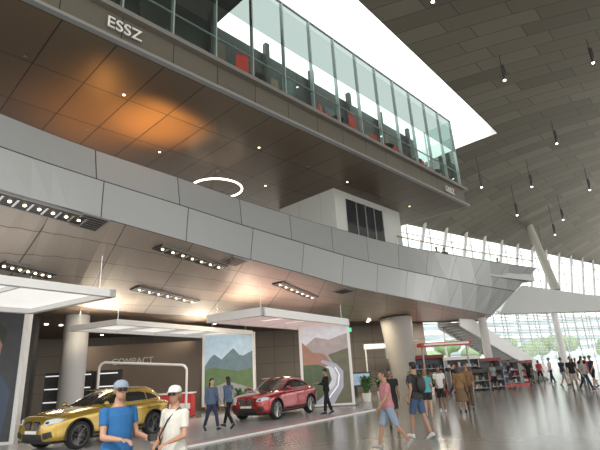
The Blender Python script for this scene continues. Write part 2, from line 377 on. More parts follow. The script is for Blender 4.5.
# ---------------------------------------------------------------- exhibition
e1=V((.53,.848,0)).normalized();e2=V((-e1.y,e1.x,0))
g=MB(); P0=V((-3.26,13.45,0));pe=V((.597,.802,0));pn=V((-pe.y,pe.x,0))
def pl(a_,b_): q=P0+pe*a_+pn*b_; return (q.x,q.y)
PLT=mat('platform_top',(.50,.50,.51),.25)
g.prism([pl(-6,0),pl(10.3,0),pl(10.3,6.6),pl(-6,6.6)],.001,.05,WHITE,PLT)
g.prism([pl(-6,.35),pl(10,.35),pl(10,.42),pl(-6,.42)],.05,.054,RED)
g.obj('display_platform')
def canopy(N_,L,W,z,th,wires=True,e=e1,under=None):
    g=MB(); l=V((-e.y,e.x,0)); c=lambda x,y,z_:N_+e*x+l*y+V((0,0,z_)); an=math.atan2(e.y,e.x)
    for x0,y0,dx,dy in((L/2,.09,L,.18),(L/2,W-.09,L,.18),(.09,W/2,.18,W),(L-.09,W/2,.18,W)): g.box(c(x0,y0,z),(dx,dy,th),WHITE,an)
    g.box(c(L/2,W/2,z+th/2-.03),(L-.3,W-.3,.04),under or LBOX,an)
    for i in range(1,int(L/2.4)+1): g.box(c(i*L/(int(L/2.4)+1),W/2,z),(.06,W-.3,th*.6),WHITE,an)
    if wires:
        for x in(.3,L-.3):
            for y in(.3,W-.3): g.tube([c(x,y,z),c(x,y,6.3 if x<2 and y<1 else 5.1)],.012,STEEL,5)
    return g
PK=mat('lightbox_pink',(.8,.62,.6),.4,emit=(1,.74,.70),es=.8)
canopy(V((-5.1,12.4,0))-e1*7,7,4.2,4.05,.20).obj('light_canopy')
canopy(V((-7.5,18.5,0)),9.5,3.0,4.05,.22,e=V((.47,.883,0)),under=LBOX).obj('light_canopy')
g=canopy(V((-1.7,18.5,0)),7.6,3.0,4.15,.34,under=PK); g.obj('light_canopy')
def pic_wall(name,x0,x1,y,z0,z1,fn_):
    g=MB(); g.box(((x0+x1)/2,y+.14,(z0+z1)/2),(x1-x0+.3,.26,z1-z0+.2),WHITE); fn_(g,x0,x1,y,z0,z1); return g.obj(name)
def P2(g,pts,x0,x1,y,z0,z1,m,o): g.add([(x0+(x1-x0)*u,y-o,z0+(z1-z0)*v) for u,v in pts],[list(range(len(pts)))],m)
em=lambda n,c,s=.5: mat(n,c,.4,emit=c,es=s,noise=.4,nscale=3)
def road(g,*q):
    P2(g,[(0,0),(1,0),(1,1),(0,1)],*q,em('pic_haze',(.45,.46,.48)),.002)
    P2(g,[(0,.72),(.3,.86),(.6,.82),(1,.9),(1,.5),(0,.45)],*q,em('pic_far_hills',(.26,.22,.21)),.004)
    P2(g,[(0,.8),(.1,.74),(.22,.66),(.38,.65),(.5,.62),(.62,.5),(.3,.42),(0,.4)],*q,em('pic_hill_red',(.24,.12,.08)),.006)
    P2(g,[(0,.5),(.35,.5),(.55,.44),(.6,.3),(.3,0),(0,0)],*q,em('pic_slope_green',(.05,.075,.035)),.008)
    P2(g,[(.55,.62),(1,.7),(1,0),(.6,0),(.75,.3),(.7,.48)],*q,em('pic_slope_olive',(.09,.085,.05)),.010)
    P2(g,[(.18,0),(.62,0),(.84,.2),(.86,.4),(.72,.5),(.42,.56),(.38,.53),(.64,.45),(.72,.36),(.66,.22),(.4,.1)],*q,em('pic_road',(.28,.29,.34)),.012)
    P2(g,[(.40,0),(.43,0),(.74,.22),(.78,.36),(.70,.46),(.68,.45),(.755,.36),(.715,.23)],*q,em('pic_road_line',(.8,.8,.8)),.014)
pic_wall('road_photo_wall',-.25,2.15,25,.15,4.0,road)
def mount(g,*q):
    P2(g,[(0,0),(1,0),(1,1),(0,1)],*q,em('pic_sky',(.35,.45,.52)),.002)
    P2(g,[(0,.55),(.12,.68),(.2,.72),(.35,.64),(.5,.74),(.6,.8),(.72,.70),(.8,.68),(1,.75),(1,.3),(0,.3)],*q,em('pic_mountain',(.10,.15,.17)),.004)
    P2(g,[(0,.50),(.2,.53),(.4,.5),(.7,.46),(1,.5),(1,0),(0,0)],*q,em('pic_meadow',(.08,.13,.05)),.006)
    P2(g,[(0,.2),(.5,.32),(1,.2),(1,0),(0,0)],*q,em('pic_road_grey',(.22,.22,.22)),.008)
pic_wall('landscape_photo_wall',-5.8,-3.1,27,.3,4.0,mount)
def portrait(g,*q):
    P2(g,[(0,0),(1,0),(1,1),(0,1)],*q,em('pic_dark',(.03,.03,.035),.1),.002)
    P2(g,[(.3,0),(.9,0),(.95,.35),(.8,.5),(.62,.56),(.45,.5),(.3,.3)],*q,em('pic_blue_coat',(.03,.05,.09),.2),.004)
    P2(g,[(.55,.56),(.62,.53),(.72,.55),(.78,.62),(.80,.74),(.74,.82),(.62,.82),(.55,.74),(.53,.64)],*q,em('pic_face',(.25,.14,.09),.2),.006)
    P2(g,[(.53,.72),(.58,.78),(.72,.79),(.80,.70),(.83,.80),(.74,.88),(.60,.88),(.52,.80)],*q,em('pic_hair',(.02,.015,.01),.1),.008)
pic_wall('portrait_photo_wall',-13,-9.9,16.3,.1,4.5,portrait)
g=MB(); g.box((-9.5,27.4,1.9),(9,.2,3.8),mat('partition_brown',(.15,.115,.09),.5)); g.obj('wall_partition')
c=bpy.data.curves.new('wall_lettering','FONT'); c.body='COMPACT'; c.size=.5; c.extrude=.02; c.materials.append(mat('letter_grey',(.5,.5,.48),.4))
o=bpy.data.objects.new('wall_lettering',c); COL.objects.link(o); o.location=(-11.2,27.27,2.7); o.rotation_euler=(math.pi/2,0,0)
g=MB()
fr=[(-9.5,.05),(-9.5,2.45),(-9.4,2.6),(-9.25,2.65),(-5.75,2.35),(-5.6,2.3),(-5.5,2.15),(-5.5,.05)]
for i in range(len(fr)-1): g.tube([(fr[i][0],21.8,fr[i][1]),(fr[i+1][0],21.8,fr[i+1][1])],.055,WHITE,8)
g.obj('portal_frame',40)
g=MB(); g.box((-7.2,24,.55),(3,.8,1.0),RED); g.box((-7.2,24,1.08),(3.1,.9,.06),WHITE); g.box((-7.2,23.58,.5),(2.9,.02,.25),WHITE); g.obj('reception_counter')
g=MB()
for i in range(3):
    x=-12.3+i*1.3; g.box((x,23.6,1.2),(1.0,.5,2.3),DARK)
    for z in(.4,1.0,1.6,2.2): g.box((x,23.33,z),(.9,.06,.05),LBOX)
g.obj('display_cabinet')
g=MB(); g.box((-13.0,20.5,2.4),(2.4,.3,4.8),mat('dark_panel',(.03,.028,.028),.4)); g.obj('wall_dark_display')
def area(x,y,z,e,s=1.2,col=(1,.86,.66)):  # added warm fill below the ceilings, no fixture of its own
    l=bpy.data.lights.new('area_fill','AREA'); l.energy=e;l.size=s;l.color=col
    o=bpy.data.objects.new('added_ceiling_fill',l);COL.objects.link(o);o.location=(x,y,z)
for x,y in[(-9,20),(-6,26),(-1,29),(4,31),(-14,26),(9,34),(-3,22)]: area(x,y,4.8,190)
g=MB()
for i in range(40):
    x=random.uniform(-14,8); y=random.uniform(24,34)
    if y>25+ (x+8)*.5: g.tube([(x,y,4.86),(x,y,4.9)],.1,LAMPW,8)
g.obj('ceiling_spot_cluster')
ITEMS=[mat('item_%d'%i,c,.5) for i,c in enumerate([(.5,.04,.04),(.6,.6,.6),(.04,.05,.1),(.35,.3,.2),(.02,.02,.02),(.1,.2,.35)])]
def rack(x,y,wd,h,rzv=0,hd=RED):
    g=MB(); g.box((0,0,h/2),(wd,.06,h),DARK)
    for sx in(-wd/2,wd/2): g.box((sx,-.25,h/2),(.05,.55,h),GREYM)
    z=.15
    while z<h-.3:
        g.box((0,-.25,z),(wd,.5,.04),GREYM); xx=-wd/2+.15
        while xx<wd/2-.1:
            b=random.uniform(.1,.25);hh=random.uniform(.12,.32); g.box((xx,-.25,z+.02+hh/2),(b,.2,hh),random.choice(ITEMS)); xx+=b+.05
        z+=.45
    g.box((0,-.25,h+.1),(wd+.1,.6,.22),hd); g.obj('shop_shelf',None,None,(x,y,0),rzv)
DKR=mat('dark_red',(.22,.02,.02),.5)
rack(8.4,33.9,2.0,2.2,0,DKR);rack(10.8,34.2,2.2,2.0,0,WHITE);rack(13,35.6,2,1.8,.4,DKR);rack(9.6,31.5,1.4,1.3,.2,DARK);rack(12.2,33,1.6,1.2,.3,DARK);rack(15,37,1.8,1.6,.5,DARK);rack(11.0,32.2,1.3,1.1,.3,DARK);rack(16.9,38.6,1.6,1.5,.6,DKR)
g=MB(); g.box((9.3,32.4,3.05),(3.4,1.2,.25),RED); g.box((9.3,31.78,3.05),(3.0,.03,.12),WHITE)
for x in(7.8,10.8): g.tube([(x,32.4,0),(x,32.4,3)],.06,GREYM)
g.obj('kiosk_canopy')
g=MB(); g.prism([(6.5,30.0),(16.5,36.2),(16.2,36.6),(6.2,30.4)],.0,.12,RED); g.obj('floor_edge_strip')
g=MB(); g.box((3.0,32,1.1),(2.2,.3,.9),DARK);g.box((3,31.84,1.1),(2.0,.02,.7),em('screen_blue',(.2,.3,.4))); g.box((3,32,.35),(.3,.2,.7),DARK);g.obj('info_screen')
g=MB(); g.box((5.2,33.5,3.2),(2.4,.2,.35),WHITE); g.box((5.2,33.38,3.2),(2.2,.02,.2),LBOX)
for x in(4.1,6.3): g.tube([(x,33.5,0),(x,33.5,3.1)],.05,WHITE)
g.obj('sign_gantry')
g=MB(); g.box((2.7,30.5,4.2),(.5,.05,.25),mat('exit_green',(.02,.5,.15),.4,emit=(.05,.9,.3),es=1)); g.tube([(2.7,30.5,4.3),(2.7,30.5,4.9)],.015,DARK,5); g.obj('exit_sign')
LEAF=mat('leaf_green',(.06,.14,.04),.5,noise=.4,nscale=5)
def plant(x,y,h):
    g=MB(); g.loft([[V((r*math.cos(t),r*math.sin(t),z)) for t in [2*math.pi*k/16 for k in range(16)]] for r,z in((.2,0),(.28,.45),(.26,.45),(.24,.4))],WHITE)
    for i in range(46):
        t=random.uniform(0,6.28);b=V((.1*math.cos(t),.1*math.sin(t),.4)); l=h*random.uniform(.4,1); o_=random.uniform(.15,.6)
        d=V((math.cos(t),math.sin(t),0)); s=V((-d.y,d.x,0)); pp=[b,b+d*o_*.3+V((0,0,l*.6)),b+d*o_*.75+V((0,0,l*.85)),b+d*o_*1.1+V((0,0,l*.7))]
        ww=[.015,.05,.045,.004]
        g.add([q+s*k*wd for q,wd in zip(pp,ww) for k in(-1,1)],[(0,1,3,2),(2,3,5,4),(4,5,7,6)],LEAF)
    g.obj('potted_plant',None,None,(x,y,0))
plant(3.2,27.5,1.2);plant(4.2,28.5,1.0);plant(6.4,29.5,1.3);plant(7.4,30.0,1.1);plant(-3.6,25.9,.9)
# ---------------------------------------------------------------- cars
TYRE=mat('tyre_rubber',(.015,.015,.015),.8); RIM=mat('alloy_rim',(.5,.5,.5),.25,.9); CLAD=mat('black_cladding',(.02,.02,.02),.5)
HL=mat('headlight_glass',(.55,.6,.65),.1,emit=(.9,.95,1),es=.12); TL=mat('taillight_red',(.4,.01,.01),.2); CHR=mat('chrome',(.8,.8,.8),.12,1)
PLATE=mat('number_plate',(.8,.8,.8),.4)
def car(loc,yaw,paint,coupe,rimm,sc=1):
    g=MB()
    st=[(2.20,.50,.40,.60,.70),(2.17,.70,.26,.70,.80),(2.05,.84,.20,.80,.90),(1.8,.90,.19,.88,.97),(1.3,.915,.19,.94,1.04),(.8,.92,.19,.98,1.08),(0,.92,.19,1.0,1.06),(-.9,.92,.19,1.03,1.08),(-1.5,.92,.2,1.05,1.10),(-1.95,.89,.22,1.04,1.10),(-2.15,.82,.28,.98,1.06),(-2.25,.62,.42,.85,.95)]
    rings=[]
    for x,wd,zb,sh,zt in st:
        h=[(0,zb),(wd*.8,zb),(wd*.97,zb+.1),(wd,zb+.3*(sh-zb)),(wd*.985,zb+.62*(sh-zb)),(wd*.995,sh-.1),(wd*.95,sh),(wd*.8,zt-.02),(wd*.4,zt),(0,zt+.01)]
        full=h+[(-y,z) for y,z in h[-2:0:-1]]
        rings.append([V((x,y,z)) for y,z in full])
    g.loft(rings,paint)
    cut=MB()
    for wx in(1.36,-1.36):
        for sd in(-1,1):
            n=28; cut.loft([[V((wx+.425*math.cos(t),sd*yy,.36+.425*math.sin(t))) for t in [2*math.pi*k/n for k in range(n)]] for yy in(.58,1.2)],CLAD)
    co=bpy.data.objects.new('cut',cut.mesh('cut')); COL.objects.link(co)
    bmx=bmesh.new(); bmx.from_mesh(co.data); bmesh.ops.recalc_face_normals(bmx,faces=bmx.faces); bmx.to_mesh(co.data); bmx.free()
    def mods(o):
        bb=bmesh.new(); bb.from_mesh(o.data); bmesh.ops.recalc_face_normals(bb,faces=bb.faces); bb.to_mesh(o.data); bb.free()
        m=o.modifiers.new('s','SUBSURF'); m.levels=2; m.render_levels=2
        b=o.modifiers.new('b','BOOLEAN'); b.operation='DIFFERENCE'; b.object=co; b.solver='EXACT'
    vs,fs=evaluated(g,mods); bpy.data.objects.remove(co)
    body=MB(); fb=[];fc=[]
    for f in fs:
        c=sum((vs[i] for i in f),V((0,0,0)))/len(f)
        inw=any((c.x-wx)**2+(c.z-.36)**2<.43**2 for wx in(1.36,-1.36)) and abs(c.y)>.5
        (fc if (inw or c.z<.30) else fb).append(f)
    body.add(vs,fb,paint); body.add(vs,fc,CLAD)
    if coupe: lv=[(.93,1.02,-2.12,.84),(1.08,.86,-2.0,.81),(1.28,.48,-1.55,.73),(1.43,.14,-1.15,.65),(1.52,-.12,-.85,.53),(1.56,-.35,-.6,.3)]
    else: lv=[(.93,1.02,-2.12,.84),(1.08,.86,-2.02,.81),(1.28,.46,-1.86,.74),(1.42,.12,-1.66,.66),(1.51,-.12,-1.45,.55),(1.55,-.4,-1.1,.3)]
    gr=MB(); rr=[]
    for z,xf,xr,wd in lv:
        n=32; r_=[]
        for k in range(n):
            t=2*math.pi*k/n; cx_,sx_=math.cos(t),math.sin(t); ex=.42
            r_.append(V(((xf+xr)/2+(xf-xr)/2*math.copysign(abs(cx_)**ex,cx_)-(.06*abs(sx_) if cx_>0 else 0),wd*math.copysign(abs(sx_)**ex,sx_),z)))
        rr.append(r_)
    gr.loft(rr,paint)
    body.add(gr.v,gr.f,paint)
    tree=BVHTree.FromPolygons([tuple(p) for p in body.v],body.f)
    def proj(p,d,off):
        h=tree.ray_cast(p,d)
        return (h[0]-d*off) if h[0] is not None else None
    def decal(out,axis,m,off=.008,sd=1,rn=5,thick=.0):
        cx_=sum(p[0] for p in out)/len(out);cy_=sum(p[1] for p in out)/len(out); n=len(out)
        dense=[]
        for i in range(n):
            p,q=out[i],out[(i+1)%n]
            for k in range(4): dense.append((p[0]+(q[0]-p[0])*k/4,p[1]+(q[1]-p[1])*k/4))
        grid=[]
        for ri in range(rn+1):
            f=ri/rn; row=[]
            for p in dense:
                u=cx_+(p[0]-cx_)*f;v=cy_+(p[1]-cy_)*f
                if axis=='side': q=proj(V((u,sd*2,v)),V((0,-sd,0)),off)
                elif axis=='front': q=proj(V((3.5,u,v)),V((-1,0,0)),off)
                elif axis=='rear': q=proj(V((-3.5,u,v)),V((1,0,0)),off)
                else: q=proj(V((u,v,3)),V((0,0,-1)),off)
                row.append(q)
            grid.append(row)
        N_=len(dense); vv=[];idx={}
        for i,row in enumerate(grid):
            for j,q in enumerate(row):
                if q is not None: idx[i,j]=len(vv); vv.append(q)
        ff=[]
        for i in range(rn):
            for j in range(N_):
                ks=[(i,j),(i,(j+1)%N_),(i+1,(j+1)%N_),(i+1,j)]
                if all(k in idx for k in ks):
                    P_=[vv[idx[k]] for k in ks]
                    if max((P_[0]-x).length for x in P_)<.6: ff.append([idx[k] for k in ks] if i else [idx[k] for k in ks[1:]])
        body.add(vv,ff,m)
    for sd in(1,-1):
        if coupe:
            decal([(.60,1.10),(.16,1.37),(-.18,1.42),(-.22,1.10)],'side',WGL,.006,sd)
            decal([(-.27,1.10),(-.24,1.42),(-.75,1.39),(-1.05,1.30),(-1.08,1.12)],'side',WGL,.006,sd)
            decal([(-1.13,1.14),(-1.11,1.29),(-1.42,1.17)],'side',WGL,.006,sd)
        else:
            decal([(.60,1.10),(.18,1.34),(-.18,1.39),(-.22,1.10)],'side',WGL,.006,sd)
            decal([(-.27,1.10),(-.24,1.39),(-.9,1.38),(-1.05,1.34),(-1.08,1.11)],'side',WGL,.006,sd)
            decal([(-1.13,1.12),(-1.11,1.34),(-1.35,1.30),(-1.62,1.17)],'side',WGL,.006,sd)
        decal([(.62,1.085),(.62,1.095),(-1.5,1.13),(-1.5,1.12)],'side',CHR,.012,sd)
        for x in(.75,-.22,-1.12): decal([(x,.34),(x+.012,.34),(x+.02,1.02),(x+.008,1.02)],'side',CLAD,.003,sd)
        decal([(.9,.33),(-.9,.33),(-.9,.42),(.9,.40)],'side',CLAD,.01,sd)
        decal([(.85,.80),(.85,.812),(-1.7,.90),(-1.7,.885)],'side',CLAD,.002,sd)
        for x in(-.05,-.95):
            q=proj(V((x,sd*2,.93)),V((0,-sd,0)),.02)
            if q: body.box(q,(.2,.04,.035),paint)
        body.tube([(.58,sd*.80,1.07),(.62,sd*.94,1.10)],.025,CLAD,6); body.ell((.62,sd*.98,1.13),(.06,.11,.07),paint)
        body.tube([(.15,sd*.6,1.5),(-1.1,sd*.6,1.52)],.018,CHR,6)
        decal([(sd*.45,.72),(sd*.5,.82),(sd*.72,.86),(sd*.86,.84),(sd*.84,.76),(sd*.6,.70)],'front',HL,.012)
        decal([(sd*.52,.74),(sd*.55,.79),(sd*.64,.79),(sd*.64,.73)],'front',CLAD,.016)
        decal([(sd*.04,.56),(sd*.03,.76),(sd*.08,.80),(sd*.30,.79),(sd*.36,.70),(sd*.28,.57)],'front',CHR,.014)
        decal([(sd*.06,.585),(sd*.05,.75),(sd*.09,.78),(sd*.29,.77),(sd*.335,.70),(sd*.265,.595)],'front',CLAD,.022)
        for kk in range(6): decal([(sd*(.085+.035*kk),.60),(sd*(.095+.035*kk),.60),(sd*(.095+.035*kk),.76),(sd*(.085+.035*kk),.76)],'front',GREYM,.03,1,2)
        decal([(sd*.50,.34),(sd*.48,.50),(sd*.74,.54),(sd*.78,.40)],'front',CLAD,.012)
        decal([(sd*.42,.82),(sd*.45,.94),(sd*.84,.95),(sd*.84,.84)],'rear',TL,.012)
    decal([(-.44,.30),(-.42,.47),(.42,.47),(.44,.30)],'front',CLAD,.012)
    decal([(-.26,.48),(-.26,.56),(.26,.56),(.26,.48)],'front',PLATE,.03)
    decal([(-.70,1.10),(-.66,1.2),(-.54,1.42),(0,1.455),(.54,1.42),(.66,1.2),(.70,1.10),(0,1.06)],'front',WGL,.01,1,8)
    decal([(-.66,1.14),(-.55,1.40),(.55,1.40),(.66,1.14)],'rear',WGL,.01,1,8)
    for k in(-.35,.35): decal([(1.9,k-.01),(1.0,k*1.5-.01),(1.0,k*1.5+.01),(1.9,k+.01)],'top',CLAD,.002)
    for wx in(1.36,-1.36):
        for sd in(-1,1):
            n=32; prof=[(.20,.0),(.335,.0),(.36,.03),(.365,.12),(.36,.21),(.335,.235),(.27,.235),(.262,.20),(.262,.06)]
            rings=[[V((wx+r*math.cos(t),sd*(.67+yy),.365+r*math.sin(t))) for t in [2*math.pi*k/n for k in range(n)]] for r,yy in prof]
            body.loft(rings,TYRE,cap=False)
            body.loft([[V((wx+r*math.cos(t),sd*(.67+yy),.365+r*math.sin(t))) for t in [2*math.pi*k/n for k in range(n)]] for r,yy in((.275,.20),(.275,.232),(.25,.232),(.25,.12),(.05,.10))],rimm,cap=False)
            body.loft([[V((wx+r*math.cos(t),sd*(.67+yy),.365+r*math.sin(t))) for t in [2*math.pi*k/n for k in range(n)]] for r,yy in((.26,.08),(.001,.08))],CLAD,cap=False)
            for s5 in range(5):
                for dd in(-.13,.13):
                    t=s5*2*math.pi/5+dd; p0=V((wx+.05*math.cos(t),sd*.865,.365+.05*math.sin(t)));p1=V((wx+.262*math.cos(t+dd*.6),sd*.895,.365+.262*math.sin(t+dd*.6)))
                    body.tube([p0,p1],[.022,.018],rimm,6)
            body.tube([(wx,sd*.80,.365),(wx,sd*.895,.365)],.055,rimm,14)
            pts=[(wx+.435*math.cos(t),sd*.905,.36+.435*math.sin(t)) for t in [math.pi*(k/16)*1.12-.19 for k in range(17)]]
            body.tube(pts,.028,CLAD,6)
    o=body.obj('car',38,None,loc,yaw); o.scale=(sc,sc,sc); return o
GOLD=mat('gold_paint',(.48,.32,.045),.24,.55,coat=1); REDC=mat('red_car_paint',(.36,.015,.02),.2,.45,coat=1)
def placecar(fw,rw,paint,coupe,rimm):
    fw,rw=V((*fw,0)),V((*rw,0)); h=(fw-rw).normalized(); left=V((-h.y,h.x,0)); c=(fw+rw)/2-left*.88
    car((c.x,c.y,.052),math.atan2(h.y,h.x),paint,coupe,rimm,1.0)
placecar((-6.45,13.85),(-5.15,16.25),GOLD,False,mat('rim_dark',(.12,.12,.12),.3,.8))
placecar((-1.3,19.25),(0.05,21.7),REDC,True,RIM)
# ---------------------------------------------------------------- people
SK=[mat('skin_light',(.50,.30,.21),.5),mat('skin_tan',(.36,.20,.13),.5),mat('skin_brown',(.20,.11,.065),.5)]
def cloth(n,c): return mat('cloth_'+n,c,.85,noise=.15,nscale=30,spec=.2)
EYEW=mat('eye_white',(.8,.8,.8),.3); EYED=mat('eye_dark',(.02,.015,.01),.2); LIP=mat('lips',(.40,.14,.12),.5)
def remesh(parts,vox,sm=3):
    def mods(o):
        m=o.modifiers.new('r','REMESH'); m.mode='VOXEL'; m.voxel_size=vox
        s=o.modifiers.new('s','SMOOTH'); s.factor=.5; s.iterations=sm
    return evaluated(parts,mods)
def ering(c,a_,b_,n=16,R=None):
    pts=[V((a_*math.cos(2*math.pi*k/n),b_*math.sin(2*math.pi*k/n),0)) for k in range(n)]
    return [c+p for p in pts]
def person(name,pos,face,H=1.75,legs=((.0,.0),(.0,.0)),arms=((.0,.12,.2,0),(.0,.12,.2,0)),top=None,bottom=None,sleeve=.5,leglen=1.0,shoes=None,skin=0,hair=(.03,.02,.015),hairlen=0,hat=None,fem=False,fat=1.0,lean=0,headyaw=0,headpitch=0,vox=.016,bag=None,skirt=False,glasses=False,hold=None,z0=0,jacket=None):
    s=H/1.75; sk=SK[skin]; out=MB(); body=MB(); shirt=MB(); pants=MB()
    top=cloth(*top);bottom=cloth(*bottom); shoes=mat('shoe_'+shoes[0],shoes[1],.6) if shoes else MATS['dark_metal']
    hairm=mat('hair_%.2f'%hair[0],hair,.6,noise=.3,nscale=40)
    hipz=.93
    LG=[]
    for sd,(sw,bd) in zip((-1,1),legs):
        hp=V((sd*.092,0,hipz-.03)); kn=hp+V((sd*.01,math.sin(sw),-math.cos(sw)))*.415; an=kn+V((0,math.sin(sw-bd),-math.cos(sw-bd)))*.405; pit=(min(0,(sw-bd)*1.1) if sw-bd<-.15 else (.15 if sw>.25 else 0))
        LG.append((sd,hp,kn,an,pit))
    low=min(an.z-.085+ (math.sin(p)*.13 if p<0 else 0) for _,_,_,an,p in LG); dz=V((0,0,-low))
    LG=[(sd,hp+dz,kn+dz,an+dz,p) for sd,hp,kn,an,p in LG]
    bz=hipz-low
    Rl=Matrix.Rotation(-lean,3,'X'); pv=V((0,0,bz))
    def up(p): return pv+Rl@(V(p)-V((0,0,hipz)))
    wf=.93 if fem else 1.0; hf=1.06 if fem else 1.0
    secs=[(.84,.12,.10,0),(.90,.158*hf,.115,-.01),(.96,.160*hf*fat,.115*fat,0),(1.06,.138*wf*fat,.105*fat,.005*fat),(1.16,.142*wf*fat,.112*fat,.01),(1.27,.158*wf,.12,.01),(1.36,.178*wf,.115,.0),(1.415,.17*wf,.09,-.01),(1.45,.11*wf,.07,-.012),(1.475,.062,.06,-.012),(1.56,.054,.057,.0)]
    def torso(mb,z0_,z1_,inf,flare=0):
        rr=[]
        zs=[z0_]+[q[0] for q in secs if z0_<q[0]<z1_]+[z1_]
        for z in zs:
            for i in range(len(secs)-1):
                if secs[i][0]<=z<=secs[i+1][0] or (i==0 and z<secs[0][0]):
                    f=max(0,(z-secs[i][0])/(secs[i+1][0]-secs[i][0])); q=[secs[i][k]+(secs[i+1][k]-secs[i][k])*f for k in range(4)]; break
            x_=inf+flare*max(0,(1.2-z))
            rr.append([up(p) for p in ering(V((0,q[3],z)),q[1]+x_,q[2]+x_)])
        mb.loft(rr,sk)
    torso(body,.84,1.56,0)
    AR=[]
    for sd,(sw,ab,eb,inw) in zip((-1,1),arms):
        sh=V((sd*.185*wf,-.01,1.40)); du=V((sd*math.sin(ab),math.sin(sw)*math.cos(ab),-math.cos(sw)*math.cos(ab))); el_=sh+du*.285
        a2=sw+eb; df=V((sd*math.sin(ab)*.5-sd*math.sin(inw),math.sin(a2)*math.cos(inw),-math.cos(a2)*math.cos(inw))).normalized(); wr=el_+df*.25
        sh,el2,wr2=up(sh),up(el_),up(wr); AR.append((sd,sh,el2,wr2,Rl@df))
        body.ell(sh,(.055,.055,.055),sk); body.tube([sh,sh.lerp(el2,.5),el2],[.05,.044,.037],sk,10); body.ell(el2,(.037,.037,.037),sk,nu=10,nv=6)
        body.tube([el2,el2.lerp(wr2,.35),wr2],[.038,.037,.025],sk,10)
    for sd,hp,kn,an,p in LG:
        body.ell(hp,(.085,.09,.09),sk); body.tube([hp,hp.lerp(kn,.5),kn],[.088*math.sqrt(fat),.072,.053],sk,12); body.ell(kn,(.053,.055,.055),sk,nu=10,nv=6)
        body.tube([kn,kn.lerp(an,.3),an],[.051,.056,.034],sk,12); body.ell(an,(.036,.04,.04),sk,nu=10,nv=6)
    hc=up((0,.012,1.635)); Rh=Rl@Matrix.Rotation(headyaw,3,'Z')@Matrix.Rotation(headpitch,3,'X')
    H_=lambda p: hc+Rh@V(p)
    body.ell(H_((0,-.008,.022)),(.074,.093,.098),sk,R=Rh,nu=18,nv=12); body.ell(H_((0,.022,-.045)),(.056,.066,.075),sk,R=Rh,nu=16,nv=10)
    hands=MB()
    for sd,sh,el2,wr2,df in AR:
        d=df.normalized(); side=d.cross(V((0,0,1))) if abs(d.z)<.9 else V((0,1,0)); side=(side-d*side.dot(d)).normalized(); nrm=d.cross(side).normalized()
        if abs(d.z)>=.9:
            side=V((0,1,0)); side=(side-d*side.dot(d)).normalized(); nrm=V((-sd,0,0)); nrm=(nrm-d*nrm.dot(d)-side*nrm.dot(side)).normalized()
        Rm=Matrix((side,nrm,d)).transposed()
        body.ell(wr2+d*.05,(.042,.018,.055),sk,R=Rm,nu=12,nv=8)
        for i,(off,l) in enumerate(((.030,.068),(.011,.078),(-.009,.072),(-.028,.056))):
            b0=wr2+d*.085+side*off; b1=b0+(d*.9+nrm*.35).normalized()*l*.5; b2=b1+(d*.55+nrm*.8).normalized()*l*.5
            hands.tube([b0-d*.02,b0,b1,b2],[.009,.0095,.0085,.0065],sk,6); hands.ell(b2,(.0065,)*3,sk,nu=6,nv=4)
        b0=wr2+d*.035+side*.035; b1=b0+(side*.8+d*.7).normalized()*.035; b2=b1+(d+nrm*.4).normalized()*.03
        hands.tube([b0-side*.015,b0,b1,b2],[.011,.012,.010,.008],sk,6)
    vs,fs=remesh(body,vox); out.add(vs,fs,sk)
    out.add(hands.v,hands.f,sk)
    torso(shirt,.88,1.452,.014 if not jacket else .024,.05 if fat>1 else .03)
    for sd,sh,el2,wr2,df in AR:
        shirt.ell(sh,(.066,.066,.062),sk)
        if sleeve<=1: e=sh.lerp(el2,max(sleeve,.12)); shirt.tube([sh,sh.lerp(e,.5),e],[.064,.060,.056],sk,12)
        else:
            shirt.tube([sh,sh.lerp(el2,.5),el2],[.063,.055,.05],sk,12); shirt.ell(el2,(.05,)*3,sk); e=el2.lerp(wr2,sleeve-1); shirt.tube([el2,e],[.05,.038],sk,12)
    vs,fs=remesh(shirt,vox*.9,2); out.add(vs,fs,top)
    if skirt:
        rr=[[up(p) for p in ering(V((0,0,z)),a_,b_)] for z,a_,b_ in((.40,.26,.24),(.6,.225,.2),(.82,.19,.15),(.96,.17,.125),(1.02,.155,.118))]; pants.loft(rr,sk)
    else:
        torso(pants,.845,1.0,.012)
        for sd,hp,kn,an,p in LG:
            pants.ell(hp,(.098,.10,.10),sk)
            if leglen<=1: e=hp.lerp(kn,leglen); pants.tube([hp,hp.lerp(e,.5),e],[.10*math.sqrt(fat),.092,.086],sk,14)
            else:
                tp=.062 if fem else .072
                pants.tube([hp,hp.lerp(kn,.5),kn],[.098,.083,tp],sk,14); pants.ell(kn,(tp,)*3,sk); e=kn.lerp(an,leglen-1); pants.tube([kn,kn.lerp(e,.4),e],[tp,tp,.052 if fem else .06],sk,14)
    vs,fs=remesh(pants,vox*.9,2); out.add(vs,fs,bottom)
    for sd,hp,kn,an,p in LG:
        d=V((0,math.cos(p),math.sin(p))); u=V((0,-math.sin(p),math.cos(p))); base=an-u*.05
        rr=[]
        for t,wd,h in((-.075,.018,.02),(-.065,.032,.042),(-.02,.038,.052),(.05,.041,.046),(.11,.047,.034),(.16,.042,.027),(.19,.022,.016)):
            c=base+d*t-u*(.035-h); rr.append([c+V((wd*math.cos(q),0,0))+u*h*math.sin(q) for q in [2*math.pi*k/12 for k in range(12)]])
        out.loft(rr,shoes)
